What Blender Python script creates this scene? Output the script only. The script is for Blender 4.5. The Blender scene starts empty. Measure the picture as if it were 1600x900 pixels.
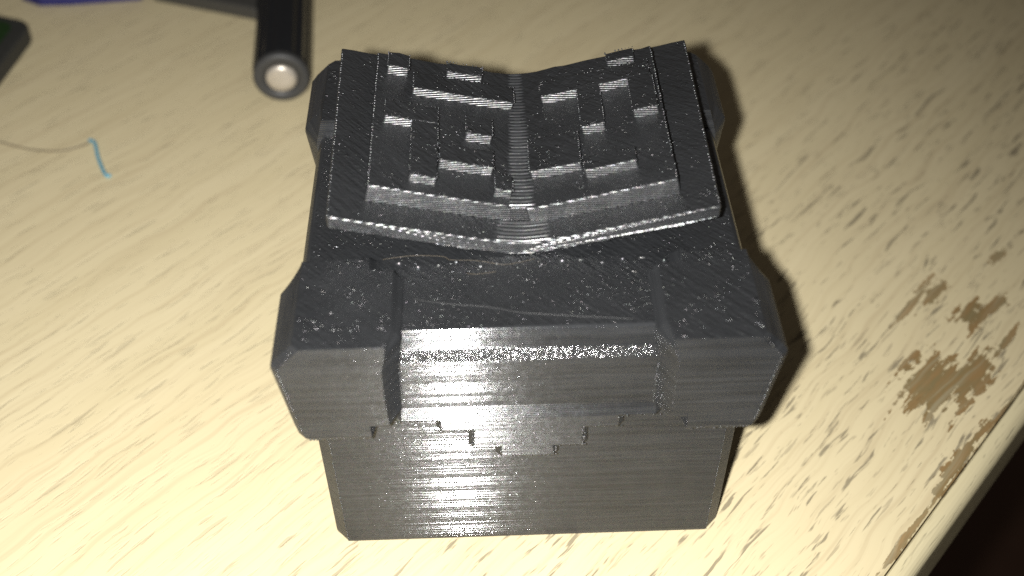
import bpy, bmesh, math, random
from mathutils import Vector, Matrix, noise
random.seed(7)
S = 0.001                                   # all shapes are written in millimetres
scene = bpy.context.scene
col = scene.collection

# ------------------------------------------------------------------ camera
cam = bpy.data.cameras.new('camera')
cam.sensor_width = 36.0
cam.lens = 1794.5 / 1600 * 36.0
cam.clip_start = 0.005
cam.clip_end = 20.0
cam_ob = bpy.data.objects.new('camera', cam)
col.objects.link(cam_ob)
Rm = Matrix(((0.99938, 0.02919, -0.01951), (-0.03448, 0.71151, -0.70182), (-0.00661, 0.70206, 0.71208)))
cam_ob.matrix_world = Matrix.Translation((-4.843 * S, -99.064 * S, 156.216 * S)) @ Rm.to_4x4()
cam.dof.use_dof = True
cam.dof.focus_distance = 0.172
cam.dof.aperture_fstop = 15.0
scene.camera = cam_ob
scene.cycles.use_denoising = False          # the photograph is grainy; keep the plastic's sparkle
scene.cycles.caustics_reflective = False
scene.cycles.max_bounces = 5
scene.render.resolution_x = 1024
scene.render.resolution_y = 576

# ------------------------------------------------------------------ world: a dim room
world = bpy.data.worlds.new('World')
scene.world = world
world.use_nodes = True
bg = world.node_tree.nodes['Background']
bg.inputs['Color'].default_value = (1.0, 0.86, 0.72, 1)
bg.inputs['Strength'].default_value = 0.045

# ------------------------------------------------------------------ the phone's flash, just left of the lens
fl = bpy.data.lights.new('flash', 'SPOT')
fl.energy = 3.5
fl.color = (1.0, 0.985, 0.955)
fl.shadow_soft_size = 0.0025
fl.spot_size = math.radians(122)
fl.spot_blend = 1.0
fl_ob = bpy.data.objects.new('flash', fl)
col.objects.link(fl_ob)
fl_pos = Vector((-15.5, -99.0, 157.0)) * S
fl_ob.location = fl_pos
fl_ob.rotation_euler = (Vector((-52, -6, 0)) * S - fl_pos).to_track_quat('-Z', 'Y').to_euler()

vs = scene.view_settings
vs.view_transform = 'Standard'
vs.look = 'None'
vs.gamma = 1.0
vs.exposure = 0.0
vs.use_curve_mapping = False

# ------------------------------------------------------------------ node helpers
class NT:
    def __init__(self, name):
        self.m = bpy.data.materials.new(name)
        self.m.use_nodes = True
        self.t = self.m.node_tree
        self.b = self.t.nodes['Principled BSDF']
    def n(self, typ, **kw):
        nd = self.t.nodes.new(typ)
        for k, v in kw.items():
            if k.startswith('i_'):
                nd.inputs[k[2:].replace('_', ' ')].default_value = v
            else:
                setattr(nd, k, v)
        return nd
    def l(self, a, b):
        self.t.links.new(a, b)
    def math(self, op, a, b=None, c=None, clamp=False):
        nd = self.n('ShaderNodeMath', operation=op)
        nd.use_clamp = clamp
        for i, v in enumerate((a, b, c)):
            if v is None:
                continue
            if isinstance(v, (int, float)):
                nd.inputs[i].default_value = v
            else:
                self.l(v, nd.inputs[i])
        return nd.outputs[0]
    def mix(self, f, a, b):
        nd = self.n('ShaderNodeMix', data_type='RGBA')
        for v, i in ((f, 0), (a, 6), (b, 7)):
            if isinstance(v, (int, float)):
                nd.inputs[i].default_value = v
            elif isinstance(v, tuple):
                nd.inputs[i].default_value = v + (1,) if len(v) == 3 else v
            else:
                self.l(v, nd.inputs[i])
        return nd.outputs[2]
    def mixf(self, f, a, b):
        nd = self.n('ShaderNodeMix', data_type='FLOAT')
        for v, i in ((f, 0), (a, 2), (b, 3)):
            if isinstance(v, (int, float)):
                nd.inputs[i].default_value = v
            else:
                self.l(v, nd.inputs[i])
        return nd.outputs[0]
    def ramp(self, x, lo, hi):
        nd = self.n('ShaderNodeMapRange', interpolation_type='SMOOTHSTEP')
        self.l(x, nd.inputs[0])
        nd.inputs[1].default_value = lo
        nd.inputs[2].default_value = hi
        return nd.outputs[0]
    def coords(self, scale=(1000, 1000, 1000)):
        tc = self.n('ShaderNodeTexCoord')
        mp = self.n('ShaderNodeMapping')
        mp.inputs['Scale'].default_value = scale
        self.l(tc.outputs['Object'], mp.inputs[0])
        return mp.outputs[0]
    def noise(self, vec, scale, detail=2.0, rough=0.5, dist=0.0):
        nd = self.n('ShaderNodeTexNoise')
        self.l(vec, nd.inputs['Vector'])
        nd.inputs['Scale'].default_value = scale
        nd.inputs['Detail'].default_value = detail
        nd.inputs['Roughness'].default_value = rough
        nd.inputs['Distortion'].default_value = dist
        return nd
    def bump(self, h, dist, strength=1.0, prev=None):
        nd = self.n('ShaderNodeBump')
        nd.inputs['Strength'].default_value = strength
        nd.inputs['Distance'].default_value = dist
        self.l(h, nd.inputs['Height'])
        if prev is not None:
            self.l(prev, nd.inputs['Normal'])
        return nd.outputs[0]

# ------------------------------------------------------------------ materials
def printed_plastic(name, top_rough=0.34, glint=1.0, layer_amp=0.0, flat=(0.93, 0.97), side_rough=0.045, band=False):
    """black filament plastic: stacked layers on upright faces, raster and specks on flat ones"""
    k = NT(name)
    P = k.coords()
    geo = k.n('ShaderNodeNewGeometry')
    sep = k.n('ShaderNodeSeparateXYZ')
    k.l(geo.outputs['True Normal'], sep.inputs[0])
    up = k.ramp(k.math('ABSOLUTE', sep.outputs[2]), *flat)          # 1 on flat faces
    # layers
    ps = k.n('ShaderNodeSeparateXYZ'); k.l(P, ps.inputs[0])
    wob = k.noise(k.coords((120, 120, 900)), 1.0, 2.0)
    zz = k.math('ADD', k.math('MULTIPLY', ps.outputs[2], 2 * math.pi / 0.36), k.math('MULTIPLY', wob.outputs[0], 2.5))
    layer = k.math('SINE', zz)
    streak = k.noise(k.coords((250, 250, 3800)), 1.0, 3.0, 0.65)
    fleck = k.noise(P, 2.2, 2.0, 0.6)
    side_h = k.math('ADD', k.math('MULTIPLY', layer, layer_amp), k.math('ADD', k.math('MULTIPLY', streak.outputs[0], 0.006 + 0.3 * layer_amp), k.math('ADD', k.math('MULTIPLY', k.ramp(fleck.outputs[0], 0.60, 0.78), 0.022), k.math('MULTIPLY', fleck.outputs[0], 0.012 + 0.95 * layer_amp))))
    bow = k.noise(k.coords((130, 130, 7)), 1.0, 1.5, 0.5)                # walls waver a little from side to side
    side_h = k.math('ADD', side_h, k.math('MULTIPLY', bow.outputs[0], 0.10))
    if band:                                                            # rough band where the lid's front edge leans back
        bz = k.math('MULTIPLY', k.ramp(ps.outputs[2], 43.2, 43.6), k.math('SUBTRACT', 1.0, k.ramp(ps.outputs[2], 45.0, 45.4)))
        side_h = k.math('ADD', side_h, k.math('MULTIPLY', k.math('MULTIPLY', fleck.outputs[0], bz), 0.8))
    # flat faces: diagonal raster plus rough specks
    rot = k.n('ShaderNodeMapping'); k.l(P, rot.inputs[0]); rot.inputs['Rotation'].default_value = (0, 0, math.radians(45))
    rs = k.n('ShaderNodeMapping'); k.l(rot.outputs[0], rs.inputs[0]); rs.inputs['Scale'].default_value = (0.28, 1.5, 1)
    raster = k.noise(rs.outputs[0], 1.0, 2.0, 0.6)
    grit = k.noise(P, 2.0, 1.5, 0.6)
    spot = k.ramp(grit.outputs[0], 0.585, 0.76)                          # scattered nibs
    patch = k.noise(P, 0.28, 2.0)
    grit_h = k.math('MULTIPLY', spot, k.math('MULTIPLY_ADD', k.ramp(patch.outputs[0], 0.40, 0.64), 1.45, 0.12))
    top_h = k.math('ADD', k.math('MULTIPLY', raster.outputs[0], 1.7), k.math('ADD', k.math('MULTIPLY', fleck.outputs[0], 0.75), k.math('MULTIPLY', grit_h, 0.75 * glint)))
    h = k.mixf(up, side_h, top_h)
    b1 = k.bump(h, 0.00016, 1.0)
    k.l(b1, k.b.inputs['Normal'])
    tint = k.noise(P, 3.0, 1.0)
    k.l(k.mix(0.35, (1, 1, 1), tint.outputs['Color']), k.b.inputs['Specular Tint'])
    mott = k.noise(P, 0.12, 3.0)
    lines = k.noise(k.coords((40, 40, 1500)), 1.0, 3.0, 0.7)
    tonev = k.math('ADD', k.math('MULTIPLY', mott.outputs[0], 0.5), k.math('MULTIPLY', k.ramp(lines.outputs[0], 0.3, 0.7), 0.5))
    k.l(k.mix(k.mixf(up, tonev, k.math('MULTIPLY', mott.outputs[0], 0.5)), (0.0098, 0.0106, 0.0118), (0.036, 0.0375, 0.0400)), k.b.inputs['Base Color'])
    rn = k.noise(P, 0.9, 3.0, 0.7)
    k.l(k.mixf(up, k.math('MULTIPLY_ADD', rn.outputs[0], 0.12, side_rough), k.math('MULTIPLY_ADD', rn.outputs[0], 0.24, top_rough - 0.16)), k.b.inputs['Roughness'])
    k.b.inputs['Specular IOR Level'].default_value = 1.0
    k.b.inputs['IOR'].default_value = 1.62
    return k.m

M_print = printed_plastic('black_printed_plastic')
M_relief = printed_plastic('black_printed_relief', 0.36, 1.5, 0.2, (0.55, 0.8), 0.33)
M_clasp = printed_plastic('black_printed_overhang', 0.34, 1.0, 0.002, (0.97, 0.99), 0.09)
M_page = printed_plastic('black_printed_page', 0.38, 0.7, 0.2, (0.55, 0.8), 0.27)
M_lid = printed_plastic('black_printed_lid', band=True)
M_ribs = printed_plastic('black_printed_ridges', 0.34, 0.2, 0.0, (1.5, 1.6), 0.24)

def plain(name, colr, rough=0.5, metal=0.0, bump=0.0, bscale=1.0, spec=0.5):
    k = NT(name)
    P = k.coords()
    nz = k.noise(P, bscale, 4.0, 0.6)
    k.l(k.mix(nz.outputs[0], tuple(c * 0.75 for c in colr), tuple(min(1, c * 1.25) for c in colr)), k.b.inputs['Base Color'])
    k.l(k.math('MULTIPLY_ADD', nz.outputs[0], 0.2, rough - 0.1), k.b.inputs['Roughness'])
    k.b.inputs['Metallic'].default_value = metal
    k.b.inputs['Specular IOR Level'].default_value = spec
    if bump:
        k.l(k.bump(nz.outputs[0], bump), k.b.inputs['Normal'])
    return k.m

def wood(name, band=False):
    """pale laminate with short dark pores along local X and worn-through patches"""
    k = NT(name)
    P = k.coords()
    wv = k.noise(P, 0.05, 2.0)
    def warped(sx, sy, off=(0, 0, 0), amt=6.0):
        add = k.n('ShaderNodeVectorMath', operation='MULTIPLY_ADD')
        k.l(wv.outputs['Color'], add.inputs[0])
        add.inputs[1].default_value = (0, amt, 0)
        k.l(P, add.inputs[2])
        mp = k.n('ShaderNodeMapping')
        k.l(add.outputs[0], mp.inputs[0])
        mp.inputs['Scale'].default_value = (sx, sy, 1)
        mp.inputs['Location'].default_value = off
        return mp.outputs[0]
    tone = k.noise(warped(0.012, 0.16), 1.0, 3.0, 0.55)
    fine = k.noise(warped(0.018, 0.8, (7, 3, 0)), 1.0, 3.0, 0.6)
    d1 = k.noise(warped(0.085, 0.78, (3, 11, 0), 3.0), 1.0, 3.0, 0.62, 0.25)
    d2 = k.noise(warped(0.14, 1.35, (19, 5, 0), 2.0), 1.0, 2.0, 0.6, 0.2)
    area = k.noise(P, 0.03, 2.0)
    amod = k.math('MULTIPLY_ADD', area.outputs[0], 0.10, -0.05)
    dash1 = k.ramp(k.math('ADD', d1.outputs[0], amod), 0.585, 0.66)
    dash2 = k.ramp(k.math('ADD', d2.outputs[0], amod), 0.60, 0.68)
    spw = k.n('ShaderNodeSeparateXYZ'); k.l(P, spw.inputs[0])
    edge = k.math('MULTIPLY_ADD', k.ramp(spw.outputs[1], 40.0, 90.0), -0.72, 1.0)   # pores fade away from the edge: flash overexposure and blur painted into the colour
    base = k.mix(tone.outputs[0], (0.61, 0.52, 0.315), (0.71, 0.615, 0.40))
    base = k.mix(k.math('MULTIPLY', k.ramp(fine.outputs[0], 0.46, 0.70), 0.48), base, (0.50, 0.405, 0.245))
    base = k.mix(k.math('MULTIPLY', k.math('MULTIPLY', dash2, edge), 0.42), base, (0.25, 0.205, 0.135))
    base = k.mix(k.math('MULTIPLY', k.math('MULTIPLY', dash1, edge), 0.74), base, (0.17, 0.142, 0.095))
    # worn patches: centre x, centre y, half length, half width (local mm), strength
    sp = k.n('ShaderNodeSeparateXYZ'); k.l(P, sp.inputs[0])
    jag = k.noise(warped(0.10, 0.55, (1, 2, 0), 2.0), 1.0, 4.0, 0.65)
    jag2 = k.noise(P, 0.45, 3.0, 0.6)
    wear = None
    for cx, cy, hx, hy, st in WEAR:
        ex = k.math('DIVIDE', k.math('SUBTRACT', sp.outputs[0], cx), hx)
        ey = k.math('DIVIDE', k.math('SUBTRACT', sp.outputs[1], cy), hy)
        r = k.math('SQRT', k.math('ADD', k.math('MULTIPLY', ex, ex), k.math('MULTIPLY', ey, ey)))
        v = k.math('SUBTRACT', k.math('ADD', k.math('MULTIPLY_ADD', jag.outputs[0], 3.2, -1.6), k.math('MULTIPLY_ADD', jag2.outputs[0], 1.4, -0.7)), k.math('SUBTRACT', r, 1.0))
        w = k.math('MULTIPLY', k.ramp(v, 0.16, 0.30), st)
        wear = w if wear is None else k.math('MAXIMUM', wear, w)
    wcol = k.mix(k.ramp(jag.outputs[0], 0.35, 0.65), (0.215, 0.168, 0.08), (0.275, 0.175, 0.075))
    wcol = k.mix(k.ramp(fine.outputs[0], 0.5, 0.7), wcol, (0.31, 0.26, 0.155))
    base = k.mix(wear, base, wcol)
    if band:
        base = k.mix(0.35, base, (0.60, 0.56, 0.36))
    k.l(base, k.b.inputs['Base Color'])
    k.l(k.math('MULTIPLY_ADD', dash1, 0.15, 0.42), k.b.inputs['Roughness'])
    k.b.inputs['Specular IOR Level'].default_value = 0.35
    hh = k.math('SUBTRACT', k.math('MULTIPLY', fine.outputs[0], 0.25), k.math('ADD', dash1, k.math('ADD', k.math('MULTIPLY', dash2, 0.6), k.math('MULTIPLY', wear, 0.8))))
    k.l(k.bump(hh, 0.00007, 0.8), k.b.inputs['Normal'])
    return k.m

# ------------------------------------------------------------------ mesh helpers
def mesh_obj(name, bm, mat, parent=None, bevel=0.0, smooth=False, segs=2):
    bmesh.ops.recalc_face_normals(bm, faces=bm.faces)
    me = bpy.data.meshes.new(name)
    bm.to_mesh(me); bm.free()
    me.materials.append(mat)
    o = bpy.data.objects.new(name, me)
    col.objects.link(o)
    if parent is not None:
        o.parent = parent
    if bevel:
        b = o.modifiers.new('bevel', 'BEVEL')
        b.width = bevel * S; b.segments = segs; b.limit_method = 'ANGLE'; b.angle_limit = math.radians(20)
    if smooth:
        for p in me.polygons: p.use_smooth = True
    return o

def V(bm, p):
    return bm.verts.new((p[0] * S, p[1] * S, p[2] * S))

def loft(bm, rings, cap0=True, cap1=True):
    rs = [[V(bm, p) for p in r] for r in rings]
    n = len(rs[0])
    for a, b in zip(rs, rs[1:]):
        for i in range(n):
            j = (i + 1) % n
            bm.faces.new((a[i], a[j], b[j], b[i]))
    if cap0: bm.faces.new(rs[0][::-1])
    if cap1: bm.faces.new(rs[-1])
    return rs

LAYER = 0.26
def layered_loft(bm, rings, sub=24):
    """loft through level rings as a stack of rounded print layers"""
    out = []
    z0, z1 = rings[0][0][2], rings[-1][0][2]
    n = int(round((z1 - z0) / LAYER))
    step = (z1 - z0) / n
    amax = math.radians(68)
    R_ = step / (2 * math.sin(amax))
    k = 0
    for i in range(n):
        shift = random.uniform(-0.003, 0.003)
        da = 2 * amax / sub
        ph = random.uniform(-0.45, 0.45)
        for j in range(sub + (1 if i == n - 1 else 0)):
            a = -amax + da * (j + (ph if 0 < j < sub else 0))
            z = z0 + (i + 0.5 + math.sin(a) / (2 * math.sin(amax))) * step
            while k < len(rings) - 2 and z > rings[k + 1][0][2]: k += 1
            za, zb = rings[k][0][2], rings[k + 1][0][2]
            t = max(0.0, min(1.0, (z - za) / (zb - za)))
            base = [Vector(p).lerp(Vector(q), t) for p, q in zip(rings[k], rings[k + 1])]
            off = R_ * (math.cos(a) - 1) + shift
            m = len(base)
            row = []
            for q in range(m):
                e0 = (base[q] - base[q - 1]); e1 = (base[(q + 1) % m] - base[q])
                n0 = Vector((e0.y, -e0.x, 0)).normalized(); n1 = Vector((e1.y, -e1.x, 0)).normalized()
                nn = (n0 + n1)
                nn = nn / max(0.3, nn.length_squared / 2)
                row.append((base[q].x + nn.x * off, base[q].y + nn.y * off, z))
            out.append(row)
    return loft(bm, out)

def tube(bm, pts, r, seg=6):
    rings = []
    P = [Vector(p) for p in pts]
    for i, p in enumerate(P):
        t = (P[min(i + 1, len(P) - 1)] - P[max(i - 1, 0)]).normalized()
        a = t.cross(Vector((0, 0, 1)))
        if a.length < 1e-4: a = Vector((1, 0, 0))
        a.normalize(); b = t.cross(a).normalized()
        rings.append([p + (a * math.cos(q) + b * math.sin(q)) * r for q in [2 * math.pi * s / seg for s in range(seg)]])
    loft(bm, rings)

def spline(pts, n=8):
    P = [Vector(p) for p in pts]
    out = []
    for i in range(len(P) - 1):
        p0, p1, p2, p3 = P[max(i - 1, 0)], P[i], P[i + 1], P[min(i + 2, len(P) - 1)]
        for s in range(n):
            t = s / n
            out.append(0.5 * ((2 * p1) + (p2 - p0) * t + (2 * p0 - 5 * p1 + 4 * p2 - p3) * t * t + (3 * p1 - p0 - 3 * p2 + p3) * t ** 3))
    out.append(P[-1])
    return out

def empty(name, loc=(0, 0, 0)):
    o = bpy.data.objects.new(name, None)
    o.empty_display_size = 0.01
    o.location = Vector(loc) * S
    col.objects.link(o)
    return o

def tag(o, label=None, cat=None, group=None, kind=None):
    for k, v in (('label', label), ('category', cat), ('group', group), ('kind', kind)):
        if v: o[k] = v
    return o

# ------------------------------------------------------------------ setting: table top and the dark floor under it
ang = math.atan2(0.727, 0.686)
ORG = Vector((54.9, -8.4, 0))                 # a point on the seam between top and edge band
ex = Vector((0.6863, 0.7273, 0)); ey = Vector((-0.7273, 0.6863, 0))
def to_local(x, y):
    d = Vector((x, y, 0)) - ORG
    return d.dot(ex), d.dot(ey)
WEAR = []
for wx, wy, hx, hy, st in ((72.5, 28.0, 9.0, 7.0, 1.0), (80, 30.0, 9.0, 3.2, 1.0), (84.6, 44.5, 5.5, 2.6, 1.0), (79.5, 50.5, 5.5, 1.8, 0.9),
                           (74.0, 47.5, 9.0, 1.2, 0.8), (91, 47, 4, 1.5, 0.9), (95, 60, 4, 1.2, 0.8), (88, 37, 5, 1.0, 0.9)):
    a, b = to_local(wx, wy); WEAR.append((a, b, hx, hy, st))
WEAR += [(26.0, 1.2, 14.0, 1.3, 1.0), (10.0, 0.7, 14.0, 0.7, 0.9), (44.0, 0.3, 14.0, 0.35, 0.8)]
M_wood = wood('pale_wood_laminate')
M_band = wood('pale_edge_band', True)

table = None
bm = bmesh.new()
X0, X1 = -500, 700
ys = [(0.12, -18), (0.12, -0.25), (0.4, 0.0), (700, 0.0), (700, -18)]
loft(bm, [[(X0, y, z) for y, z in ys], [(X1, y, z) for y, z in ys]])
table = mesh_obj('table_top', bm, M_wood)
table.location = ORG * S; table.rotation_euler = (0, 0, ang)
tag(table, kind='structure')
bm = bmesh.new()
r = 2.9
prof = [(-0.12, -18), (-0.12, -0.3), (-0.35, -0.04)]
for i in range(9):
    q = math.radians(90 - i * 90 / 8)
    prof.append((-0.5 - r * math.cos(q), -0.04 - r + r * math.sin(q)) if i else (-0.5, -0.04))
prof += [(-0.5 - r, -18)]
loft(bm, [[(X0 + (X1 - X0) * s / 60, y, z) for y, z in prof] for s in range(61)])
mesh_obj('edge_band', bm, M_band, table)

bm = bmesh.new()
loft(bm, [[(-900, -900, -700), (1500, -900, -700), (1500, 1500, -700), (-900, 1500, -700)], [(-900, -900, -690), (1500, -900, -690), (1500, 1500, -690), (-900, 1500, -690)]])
fo = mesh_obj('floor', bm, plain('dark_brown_floor', (0.10, 0.05, 0.03), 0.6, bscale=0.02))
tag(fo, kind='structure')

# ------------------------------------------------------------------ the printed chest
chest = empty('printed_chest', (0, 26.8, 0))
tag(chest, 'small black 3D printed chest with blocky corners and an open book on its lid', 'chest')
OFF = Vector((0, 26.8, 0))
def part(name, bm, mat=M_print, parent=None, bevel=0.25, **kw):
    """part written in world millimetres; its parent chain starts at the chest's base"""
    bmesh.ops.translate(bm, verts=bm.verts, vec=-OFF * S)
    return mesh_obj(name, bm, mat, parent or chest, bevel, **kw)

def rrect(x0, x1, y0, y1, c, z):
    return [(x0 + c, y0, z), (x1 - c, y0, z), (x1, y0 + c, z), (x1, y1 - c, z), (x1 - c, y1, z), (x0 + c, y1, z), (x0, y1 - c, z), (x0, y0 + c, z)]

# body: layers wander a little so that the faces are not perfectly flat
bm = bmesh.new()
layered_loft(bm, [rrect(-29.9, 29.9, 0.1, 53.5, 1.9, 0), rrect(-30, 30, 0, 53.6, 1.9, 0.8), rrect(-30, 30, 0, 53.6, 1.9, 17), rrect(-30, 30, 0, 53.6, 1.9, 34)])
body = part('body', bm, bevel=0)

# lid
DB = 57.0
bm = bmesh.new()
lid_rings = []
for z, i_s, i_f in ((32.6, 0.0, 0.0), (33.0, 0, 0), (36, 0.02, -0.05), (40, -0.02, 0.03), (43.2, 0.05, 0.05), (45.4, 0.55, 0.75), (46.8, 1.1, 1.15), (47.7, 1.5, 1.5), (48.0, 2.0, 1.9)):
    lid_rings.append(rrect(-31.2 + i_s, 31.2 - i_s, -1.2 + i_f, DB - i_s * 0.6, 2.0, z))
layered_loft(bm, lid_rings)
lid = part('lid', bm, M_lid, bevel=0)

# corner blocks of the lid
ZT = 50.3
def corner_block(sx, back):
    """built for the left front corner, mirrored for the others"""
    pw, p = 32.8, 4.56
    yl = 11.6
    def ring(z, ox, of, inner_f, inner_r, ob=0.0):
        # outline in plan, going round: front outer, front inner, rear inner, rear outer
        x0 = -pw + ox
        return [(x0 + 1.0, -p + of, z), (inner_f, -p + of, z), (inner_r, -1.0, z), (inner_r, 9.2, z), (inner_r - 3.2, 9.6, z), (inner_r - 3.4, 13.4 - ob, z),
                (-30.6 + ox * 0.3, 13.0 - ob, z), (x0, 8.8 - ob, z), (x0, -p + of + 1.0, z)]
    rings = [ring(31.4, 2.3, 0.75, -21.3, -20.6), ring(32.0, 1.6, 0.6, -21.3, -20.6), ring(34.2, 1.25, 0.55, -21.3, -20.6), ring(34.25, 1.25, 0.55, -18.7, -17.0), ring(40.0, 0.65, 0.3, -18.9, -16.9), ring(46.2, 0.0, 0.0, -18.8, -16.5),
             ring(46.9, 0.1, 0.0, -18.6, -16.4), ring(48.2, 1.1, 0.03, -18.3, -16.2, 0.4), ring(ZT, 3.2, 0.12, -18.0, -17.4, 1.6)]
    bm = bmesh.new()
    layered_loft(bm, rings)
    for v in bm.verts:
        if sx > 0: v.co.x = -v.co.x
        if back: v.co.y = 53.6 * S - v.co.y
    return part('corner_block', bm, parent=lid, bevel=0)
for back in (False, True):
    for sx in (-1, 1):
        corner_block(sx, back)

# beads of plastic where each layer turned a corner
bm = bmesh.new()
def lerp_tab(tab, z):
    for (za, a), (zb, b) in zip(tab, tab[1:]):
        if z <= zb: return a + (b - a) * (z - za) / (zb - za)
    return tab[-1][1]
OUT = [(33.2, 1.5), (34.2, 1.25), (40, 0.65), (46.2, 0.0), (46.9, 0.1), (48.2, 1.1), (ZT, 2.3)]
FRO = [(33.2, 0.6), (34.2, 0.55), (40, 0.3), (46.2, 0.0), (48.2, 0.03), (ZT, 0.12)]
INN = [(33.2, 18.9), (40, 18.9), (46.2, 18.8), (48.2, 18.3), (ZT, 18.0)]
def nib(x, y, z, rr):
    ret = bmesh.ops.create_icosphere(bm, subdivisions=1, radius=rr * S)
    bmesh.ops.translate(bm, verts=ret['verts'], vec=Vector((x, y, z)) * S)
for s in (-1, 1):
    z = 33.4
    while z < ZT - 0.2:
        if random.random() < 0.8:
            nib(s * (32.8 - lerp_tab(OUT, z) - 1.0) + random.uniform(-0.06, 0.06), -4.56 + lerp_tab(FRO, z) + 0.02, z, random.uniform(0.10, 0.2))
        if random.random() < 0.65 and z > 36:
            nib(s * lerp_tab(INN, z) + random.uniform(-0.05, 0.05), -4.54 + lerp_tab(FRO, z), z, random.uniform(0.06, 0.14))
        if random.random() < 0.75 and z < 45:
            nib(s * 16.9 + random.uniform(-0.08, 0.08), -1.2, z, random.uniform(0.08, 0.18))
        z += 0.36
    x = 21.5                                   # lower front edge
    while x < 30:
        if random.random() < 0.75: nib(s * x, -3.85, 31.5 + random.uniform(-0.05, 0.1), random.uniform(0.08, 0.18))
        x += 0.45
    x = 18.2
    while x < 30:
        if random.random() < 0.45: nib(s * x, -4.5, ZT - 0.04, random.uniform(0.05, 0.12))
        x += 0.5
for x0, x1, zz in ((-4.6, 4.3, 23.85), (-8.4, -4.6, 26.05), (4.3, 8.3, 26.05), (-12.9, -8.4, 30.05), (8.3, 13.0, 30.05), (-19, -12.9, 32.35), (13.0, 19, 32.35)):
    x = x0
    while x < x1:
        if random.random() < 0.55: nib(x, -1.93, zz + random.uniform(-0.05, 0.12), random.uniform(0.06, 0.17))
        x += 0.45
for xe, z0, z1 in ((4.0, 23.9, 26), (8.0, 26, 30), (12.7, 30, 32.3), (-4.3, 23.9, 26), (-8.1, 26, 30), (-12.6, 30, 32.3)):
    z = z0
    while z < z1:
        for q in range(2 if xe > 0 else 1):
            nib(xe - (0.45 if xe > 0 else -0.45) + random.uniform(-0.3, 0.3), -1.8, z, random.uniform(0.12, 0.24))
        z += 0.42
sb = part('seam_beads', bm, M_ribs, parent=lid, bevel=0, smooth=True)
sb['kind'] = 'stuff'
bm = bmesh.new()
for s in (-1, 1):
    z = 0.5
    while z < 31.5:
        if random.random() < 0.8: nib(s * 28.1 + random.uniform(-0.06, 0.06), 0.02, z, random.uniform(0.08, 0.16))
        z += 0.42
sb = part('seam_beads', bm, M_ribs, parent=body, bevel=0, smooth=True)
sb['kind'] = 'stuff'

# stepped clasp hanging from the lid's front edge
bm = bmesh.new()
def jit(a): return a + random.uniform(-0.15, 0.15)
for x0, x1, z0, z1 in ((-4.6, 4.3, 23.8, 26.0), (-8.4, 8.3, 26.0, 30.0), (-12.9, 13.0, 30.0, 32.3), (-18.2, 18.2, 32.3, 34.2)):
    y1 = -1.2 if z1 > 34 else -1.95                      # the top row leans back into the lid
    layered_loft(bm, [rrect(jit(x0), jit(x1), -1.95, 0.9, 0.85, z0), rrect(jit(x0), jit(x1), y1, 0.9, 0.85, z1)])
part('clasp_plate', bm, M_clasp, parent=lid, bevel=0)

# little scars left by the print supports in front of the book
for i in range(15):
    x = -20 + i * 2.75 + random.uniform(-0.5, 0.5)
    bm = bmesh.new()
    bmesh.ops.create_icosphere(bm, subdivisions=2, radius=1.0)
    sd = random.uniform(0, 50)
    rx, ry, rz = random.uniform(0.3, 0.62), random.uniform(0.25, 0.45), random.uniform(0.15, 0.4)
    for v in bm.verts:
        n = 1 + 0.45 * noise.noise(v.co * 1.7 + Vector((sd, 0, 0)))
        v.co = Vector((x + v.co.x * rx * n, 12.4 + random.uniform(-0.03, 0.03) + v.co.y * ry * n + 0.5 * math.sin(i * 2.1), 48.0 + v.co.z * rz * n)) * S
    part('support_scar', bm, M_ribs, parent=lid, bevel=0, smooth=True)

# ------------------------------------------------------------------ open book on the lid
YB0, YB1 = 13.9, 53.0
TILT = math.radians(13.35)
def wing_z(x, h=0.0):
    """height of the book's upper surface at sideways distance x, with a rounded gutter"""
    t = math.tan(TILT)
    return 50.2 + t * (math.sqrt(x * x + 6.0) - math.sqrt(6.0)) * 1.02 + h / math.cos(TILT)
def wing_pt(u, v, h):
    """u along the wing from the spine, v from front to back, h square to the surface"""
    s = 1 if u >= 0 else -1
    x = abs(u) * math.cos(TILT) - h * math.sin(TILT)
    return (s * x, YB0 + v, wing_z(abs(u) * math.cos(TILT)) + h * math.cos(TILT))

bm = bmesh.new()
xs = [-26.0 + i * 52.0 / 52 for i in range(53)]
def section(y, grow):
    top = [(x * grow, y + 0.12 * noise.noise(Vector((x * 0.35, y, 0))), wing_z(x)) for x in xs]
    bot = [(x * grow, y + 0.25 * noise.noise(Vector((x * 0.5, y, 3))), wing_z(x) - 2.15 + 0.16 * noise.noise(Vector((x * 0.8, y * 0.3, 9)))) for x in reversed(xs)]
    return top + bot
rings = []
for i in range(25):
    t = i / 24
    rings.append(section(YB0 + (YB1 - YB0) * t, 1.0 + 0.025 * t))
loft(bm, rings)
book = part('open_book', bm, M_page, bevel=0.2)
book['label'] = 'open book with raised square maze pattern spread across the chest lid'

def wing_block(u0, u1, v0, v1, h0, h1, name, mat):
    """a raised block that follows one wing"""
    bm = bmesh.new()
    n = max(2, int(abs(u1 - u0) / 1.5))
    us = [u0 + (u1 - u0) * i / n for i in range(n + 1)]
    m = max(2, int((v1 - v0) / 2.0))
    def wob(u, v): return 0.16 * noise.noise(Vector((u * 0.9, v * 0.9, 4.0)))
    rings = []
    for u in us:
        top = [wing_pt(u + 0.5 * wob(u, v0 + j), v0 + (v1 - v0) * j / m + (wob(u, v0) if j in (0, m) else 0), h1 + wob(u + 9, v0 + (v1 - v0) * j / m)) for j in range(m + 1)]
        bot = [wing_pt(u, v1 + 0.12, h0), wing_pt(u, v0 - 0.14, h0)]
        rings.append(top + bot)
    loft(bm, rings)
    return part(name, bm, mat, parent=book, bevel=0.22)

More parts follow.
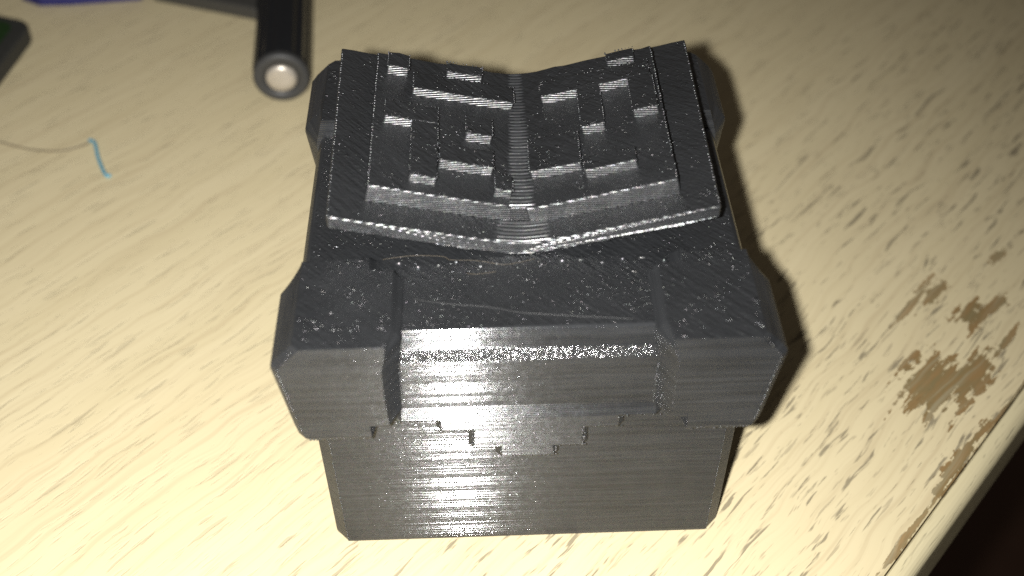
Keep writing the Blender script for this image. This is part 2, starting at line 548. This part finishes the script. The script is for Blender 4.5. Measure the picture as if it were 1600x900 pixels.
HP = 2.6
for s in (-1, 1):
    wing_block(s * 0.9, s * 21.9, 4.5 if s < 0 else 4.1, 35.6, -0.4, HP, 'page_block', M_page)
HB = HP + 1.35
blocks = [  # u0, u1, v0, v1 of the raised squares, left wing then right wing
    (-1.3, -16.5, 26.4, 30.3), (-12.7, -20.4, 18.6, 22.4), (-12.7, -16.5, 6.6, 18.62), (-4.8, -12.45, 10.4, 14.2), (-4.8, -8.7, 17.4, 21.4), (-2.2, -4.7, 6.2, 9.4), (-17.2, -20.4, 30.6, 34.2), (-6.0, -11.5, 32.0, 34.4),
    (4.5, 21.0, 26.8, 30.5), (10.0, 13.4, 17.6, 26.95), (2.1, 9.4, 10.1, 17.4), (9.7, 17.0, 8.0, 11.0), (17.6, 21.25, 18.9, 26.95), (15.0, 19.2, 32.2, 34.4)]
for i, (u0, u1, v0, v1) in enumerate(blocks):
    wing_block(u0, u1, v0, v1, HP - 0.3, HB + random.uniform(-0.12, 0.12), 'raised_square', M_relief)

# ribbed spine: ridges across the gutter
def ribbed(y0, y1, w0, w1, h, name, depth=1.2):
    bm = bmesh.new()
    n = int((y1 - y0) / 0.16)
    xs = [-1 + i / 4 for i in range(9)]
    rows = []
    for i in range(n + 1):
        t = i / n; y = y0 + (y1 - y0) * t; w = w0 + (w1 - w0) * t
        rows.append([V(bm, (x * w + 0.08 * noise.noise(Vector((y * 5, x, 0))), y, wing_z(x * w) + h + 0.15 * math.sin(y * 2 * math.pi / 0.74 + 0.6 * noise.noise(Vector((x * 2, y, 1)))) - 0.30 * x ** 4)) for x in xs])
    low = [[V(bm, (rows[i][j].co.x / S, rows[i][j].co.y / S, rows[i][j].co.z / S - depth)) for j in (0, 8)] for i in range(n + 1)]
    for i in range(n):
        for j in range(8):
            bm.faces.new((rows[i][j], rows[i][j + 1], rows[i + 1][j + 1], rows[i + 1][j]))
        bm.faces.new((low[i][0], rows[i][0], rows[i + 1][0], low[i + 1][0]))
        bm.faces.new((rows[i][8], low[i][1], low[i + 1][1], rows[i + 1][8]))
        bm.faces.new((low[i][1], low[i][0], low[i + 1][0], low[i + 1][1]))
    bm.faces.new([low[0][0]] + [low[0][1]] + rows[0][::-1])
    bm.faces.new([low[n][1]] + [low[n][0]] + rows[n])
    return part(name, bm, M_ribs, parent=book, bevel=0, smooth=True)
ribbed(YB0 + 0.1, YB0 + 4.6, 4.6, 4.2, 0.12, 'spine_ribs')
ribbed(YB0 + 4.5, YB0 + 35.3, 2.3, 1.3, HP + 0.1, 'spine_ribs')
bm = bmesh.new()
loft(bm, [[(-1.9, y, 50.2), (1.9, y, 50.2), (1.7, y, wing_z(1.7) + HP - 0.25), (0, y, wing_z(0) + HP - 0.1), (-1.7, y, wing_z(1.7) + HP - 0.25)] for y in (YB0 + 4.38, YB0 + 35.5)])
part('page_gutter', bm, M_page, parent=book, bevel=0.15)

# beads of plastic along the book's edges
bm = bmesh.new()
def bead(p, rr):
    ret = bmesh.ops.create_icosphere(bm, subdivisions=1, radius=rr * S)
    bmesh.ops.translate(bm, verts=ret['verts'], vec=Vector(p) * S)
for s in (-1, 1):
    for u, h, v0, v1, pitch in ((26.5, -0.1, 0.4, 38.6, 0.62), (21.8, HP - 0.1, 4.8, 35.2, 0.62)):
        n = int((v1 - v0) / pitch)
        for i in range(n + 1):
            v = v0 + pitch * i
            g = 1 + 0.025 * v / 39 if h < 0.5 else 1
            q = wing_pt(s * u, v, h)
            bead((q[0] * g + random.uniform(-0.05, 0.05), q[1] + random.uniform(-0.08, 0.08), q[2] + random.uniform(-0.05, 0.05)), random.uniform(0.16, 0.27))
for u0, u1, v0, v1 in blocks:
    for uu in (u0, u1):
        v = v0 + 0.1
        while v < v1:
            if random.random() < 0.7: bead(wing_pt(uu, v, HB - 0.06), random.uniform(0.1, 0.19))
            v += 0.45
    n = int(abs(u1 - u0) / 0.5)
    for i in range(n + 1):
        for vv in (v0, v1):
            if random.random() < 0.5: bead(wing_pt(u0 + (u1 - u0) * i / n, vv, HB - 0.06), random.uniform(0.06, 0.15))
beads = part('edge_beads', bm, M_ribs, parent=book, bevel=0, smooth=True)
beads['kind'] = 'stuff'

# ------------------------------------------------------------------ loose fibres
def fibre(name, pts, rad, mat, label, cat, group=None):
    base = Vector(pts[0])
    bm = bmesh.new()
    tube(bm, [Vector(p) - base for p in spline(pts, 8)], rad)
    o = mesh_obj(name, bm, mat, smooth=True)
    o.location = base * S
    tag(o, label, cat, group)
    return o
M_hair = plain('grey_hair', (0.16, 0.13, 0.09), 0.5)
M_blue = plain('light_blue_fibre', (0.10, 0.36, 0.50), 0.7)
M_tan = plain('tan_strand', (0.13, 0.105, 0.07), 0.5)
M_pale = plain('pale_strand', (0.06, 0.06, 0.06), 0.4)
fibre('thread', [(-114.1, 105.1, .2), (-111.1, 104.1, .25), (-104.1, 101.3, .3), (-97.6, 100.4, .25), (-93.8, 101.5, .3), (-91.4, 103.1, .25)], 0.17, M_hair,
      'thin grey hair curving across the table to a blue fibre', 'hair')
fibre('fibre', [(-91.6, 103.9, .35), (-90.1, 102.6, .5), (-88.4, 97.9, .4), (-86.5, 93.7, .4), (-85.2, 91.5, .35), (-84.3, 91.5, .35)], 0.36, M_blue,
      'short light blue fibre hooked at the end of the grey hair', 'fibre')
fibre('strand', [(-19.2, 13.6, 48.15), (-15.2, 13.9, 48.4), (-11.2, 13.5, 48.5), (-9.9, 12.9, 48.35), (-6.5, 12.7, 48.3), (-3.0, 11.9, 48.2), (-0.8, 12.1, 48.3), (1.4, 12.9, 48.15)], 0.02, M_tan,
      'fine tan strand of stray filament wavering along the front of the open book', 'strand')
fibre('strand', [(-7.8, 10.5, 48.15), (-6.8, 10.1, 48.3), (-5.2, 10.3, 48.25), (-3.9, 10.6, 48.15)], 0.02, M_tan,
      'very short curled tan strand on the lid below the book spine', 'strand')
fibre('strand', [(-15.0, 6.0, 48.08), (-10.3, 4.9, 48.12), (-5.3, 4.2, 48.1), (-0.4, 2.9, 48.12), (6.2, 2.1, 48.1), (13.9, 1.3, 48.05)], 0.026, M_pale,
      'long pale strand slanting across the lid between the front corner blocks', 'strand')

# ------------------------------------------------------------------ pen behind the chest
M_pen = plain('glossy_black_barrel', (0.010, 0.011, 0.013), 0.28, spec=0.6)
M_penend = plain('dark_grey_end_ring', (0.045, 0.045, 0.045), 0.5)
M_silver = plain('brushed_silver', (0.55, 0.50, 0.43), 0.36, 0.45)
pen = empty('pen', (-50.0, 116.2, 0))
tag(pen, 'glossy black fluted pen with a silver end button lying behind the chest', 'pen')
pen.rotation_euler = (0, 0, math.atan2(2.3, 30.6))
PR = 6.5
def lathe_y(bm, prof, seg=64, flute=0.0, nfl=14):
    rings = []
    for y, rr, f in prof:
        rings.append([((rr - f * flute * (0.5 + 0.5 * math.cos(nfl * q))) * math.cos(q), y, PR + (rr - f * flute * (0.5 + 0.5 * math.cos(nfl * q))) * math.sin(q)) for q in [2 * math.pi * i / seg for i in range(seg)]])
    loft(bm, rings)
bm = bmesh.new()
lathe_y(bm, [(2.2, 5.4, 0), (2.2, 6.3, 0), (2.8, PR, 1), (60, PR, 1), (110, PR, 1), (122, 4.5, 0), (128, 2.0, 0)], 112, 0.42, 14)
mesh_obj('barrel', bm, M_pen, pen, smooth=False)
bm = bmesh.new()
lathe_y(bm, [(2.6, 6.2, 0), (0.7, 6.3, 0), (0.15, 6.0, 0), (0.0, 5.6, 0), (0.0, 3.7, 0), (0.5, 3.6, 0), (1.6, 3.55, 0)], 48)
mesh_obj('end_ring', bm, M_penend, pen, smooth=True)
bm = bmesh.new()
lathe_y(bm, [(1.5, 3.5, 0), (0.3, 3.48, 0), (-0.15, 3.25, 0), (-0.42, 2.5, 0), (-0.55, 1.5, 0), (-0.6, 0.5, 0), (-0.6, 0.02, 0)], 48)
mesh_obj('end_button', bm, M_silver, pen, smooth=True)

# ------------------------------------------------------------------ things half out of the frame at the back
def slab(pts, z0, z1, bm):
    loft(bm, [[(x, y, z0) for x, y in pts], [(x, y, z1) for x, y in pts]])
def round_poly(pts, rad, n=6):
    out = []
    m = len(pts)
    for i in range(m):
        p, a, b = Vector(pts[i]), Vector(pts[i - 1]), Vector(pts[(i + 1) % m])
        da, db = (a - p).normalized(), (b - p).normalized()
        h = math.acos(max(-1, min(1, da.dot(db)))) / 2
        t = rad / math.tan(h)
        c = p + (da + db).normalized() * (rad / math.sin(h))
        s, e = p + da * t - c, p + db * t - c
        for k in range(n + 1):
            v = s.lerp(e, k / n).normalized() * rad
            out.append(tuple(c + v))
    return out

bar = empty('metal_bar', (-74, 157, 0))
tag(bar, 'flat dark grey bar lying against the pen barrel', 'bar')
a, b = Vector((-88.1, 161.0)), Vector((-60.2, 150.3))
nrm = Vector((0.366, 0.93))
bm = bmesh.new()
w0 = Vector((-74, 157))
slab([tuple(q - w0) for q in (a, b, b + Vector((-0.075, 0.997)) * 30, a + nrm * 26)], 0, 3.6, bm)
mesh_obj('bar_body', bm, plain('dark_grey_metal', (0.055, 0.053, 0.048), 0.45), bar, 0.5)
bm = bmesh.new()
q0 = a.lerp(b, 0.15) + nrm * 4; q1 = a.lerp(b, 0.85) + nrm * 4
slab([tuple(q - w0) for q in (q0, q1, q1 + nrm * 14, q0 + nrm * 14)], 3.5, 4.1, bm)
mesh_obj('raised_panel', bm, plain('darker_grey_panel', (0.03, 0.03, 0.03), 0.5), bar, 0.2)

note = empty('notebook', (-105, 166, 0))
tag(note, 'navy blue notebook corner at the far side of the table', 'notebook')
c0 = Vector((-105, 166))
cover = [(-121.8, 163.1), (-116.7, 160.0), (-108.9, 160.0), (-91.2, 161.6), (-86, 195), (-128, 200)]
bm = bmesh.new(); slab([tuple(Vector(p) - c0) for p in cover], 2.4, 3.0, bm)
mesh_obj('cover', bm, plain('navy_cover', (0.012, 0.012, 0.13), 0.5), note, 0.1)
inner = [tuple(Vector(p) * 0.96 + c0 * 0.04 - c0) for p in cover]
bm = bmesh.new(); slab(inner, 0.5, 2.45, bm)
mesh_obj('pages', bm, plain('navy_page_edge', (0.03, 0.03, 0.14), 0.7), note)
bm = bmesh.new(); slab([tuple(Vector(p) - c0) for p in cover], 0, 0.55, bm)
mesh_obj('back_cover', bm, plain('navy_back_cover', (0.012, 0.012, 0.12), 0.5), note, 0.1)

dev = empty('pocket_device', (-140, 138, 0))
tag(dev, 'dark rounded device with a green face at the table\'s far left', 'device')
c0 = Vector((-140, 138))
outer = [(-113.6, 146.0), (-118.5, 116.0), (-170.0, 128.0), (-163.0, 166.0)]
bm = bmesh.new()
rp = round_poly([tuple(Vector(p) - c0) for p in outer], 5.0)
slab(rp, 0, 4.2, bm)
mesh_obj('case', bm, plain('dark_rubber', (0.03, 0.03, 0.027), 0.6), dev, 0.6)
ctr = Vector((-141, 139))
bm = bmesh.new()
slab(round_poly([tuple(Vector(p).lerp(ctr, 0.15) - c0) for p in outer], 3.2), 4.1, 4.5, bm)
mesh_obj('face', bm, plain('dark_green_face', (0.012, 0.035, 0.008), 0.4), dev, 0.1)
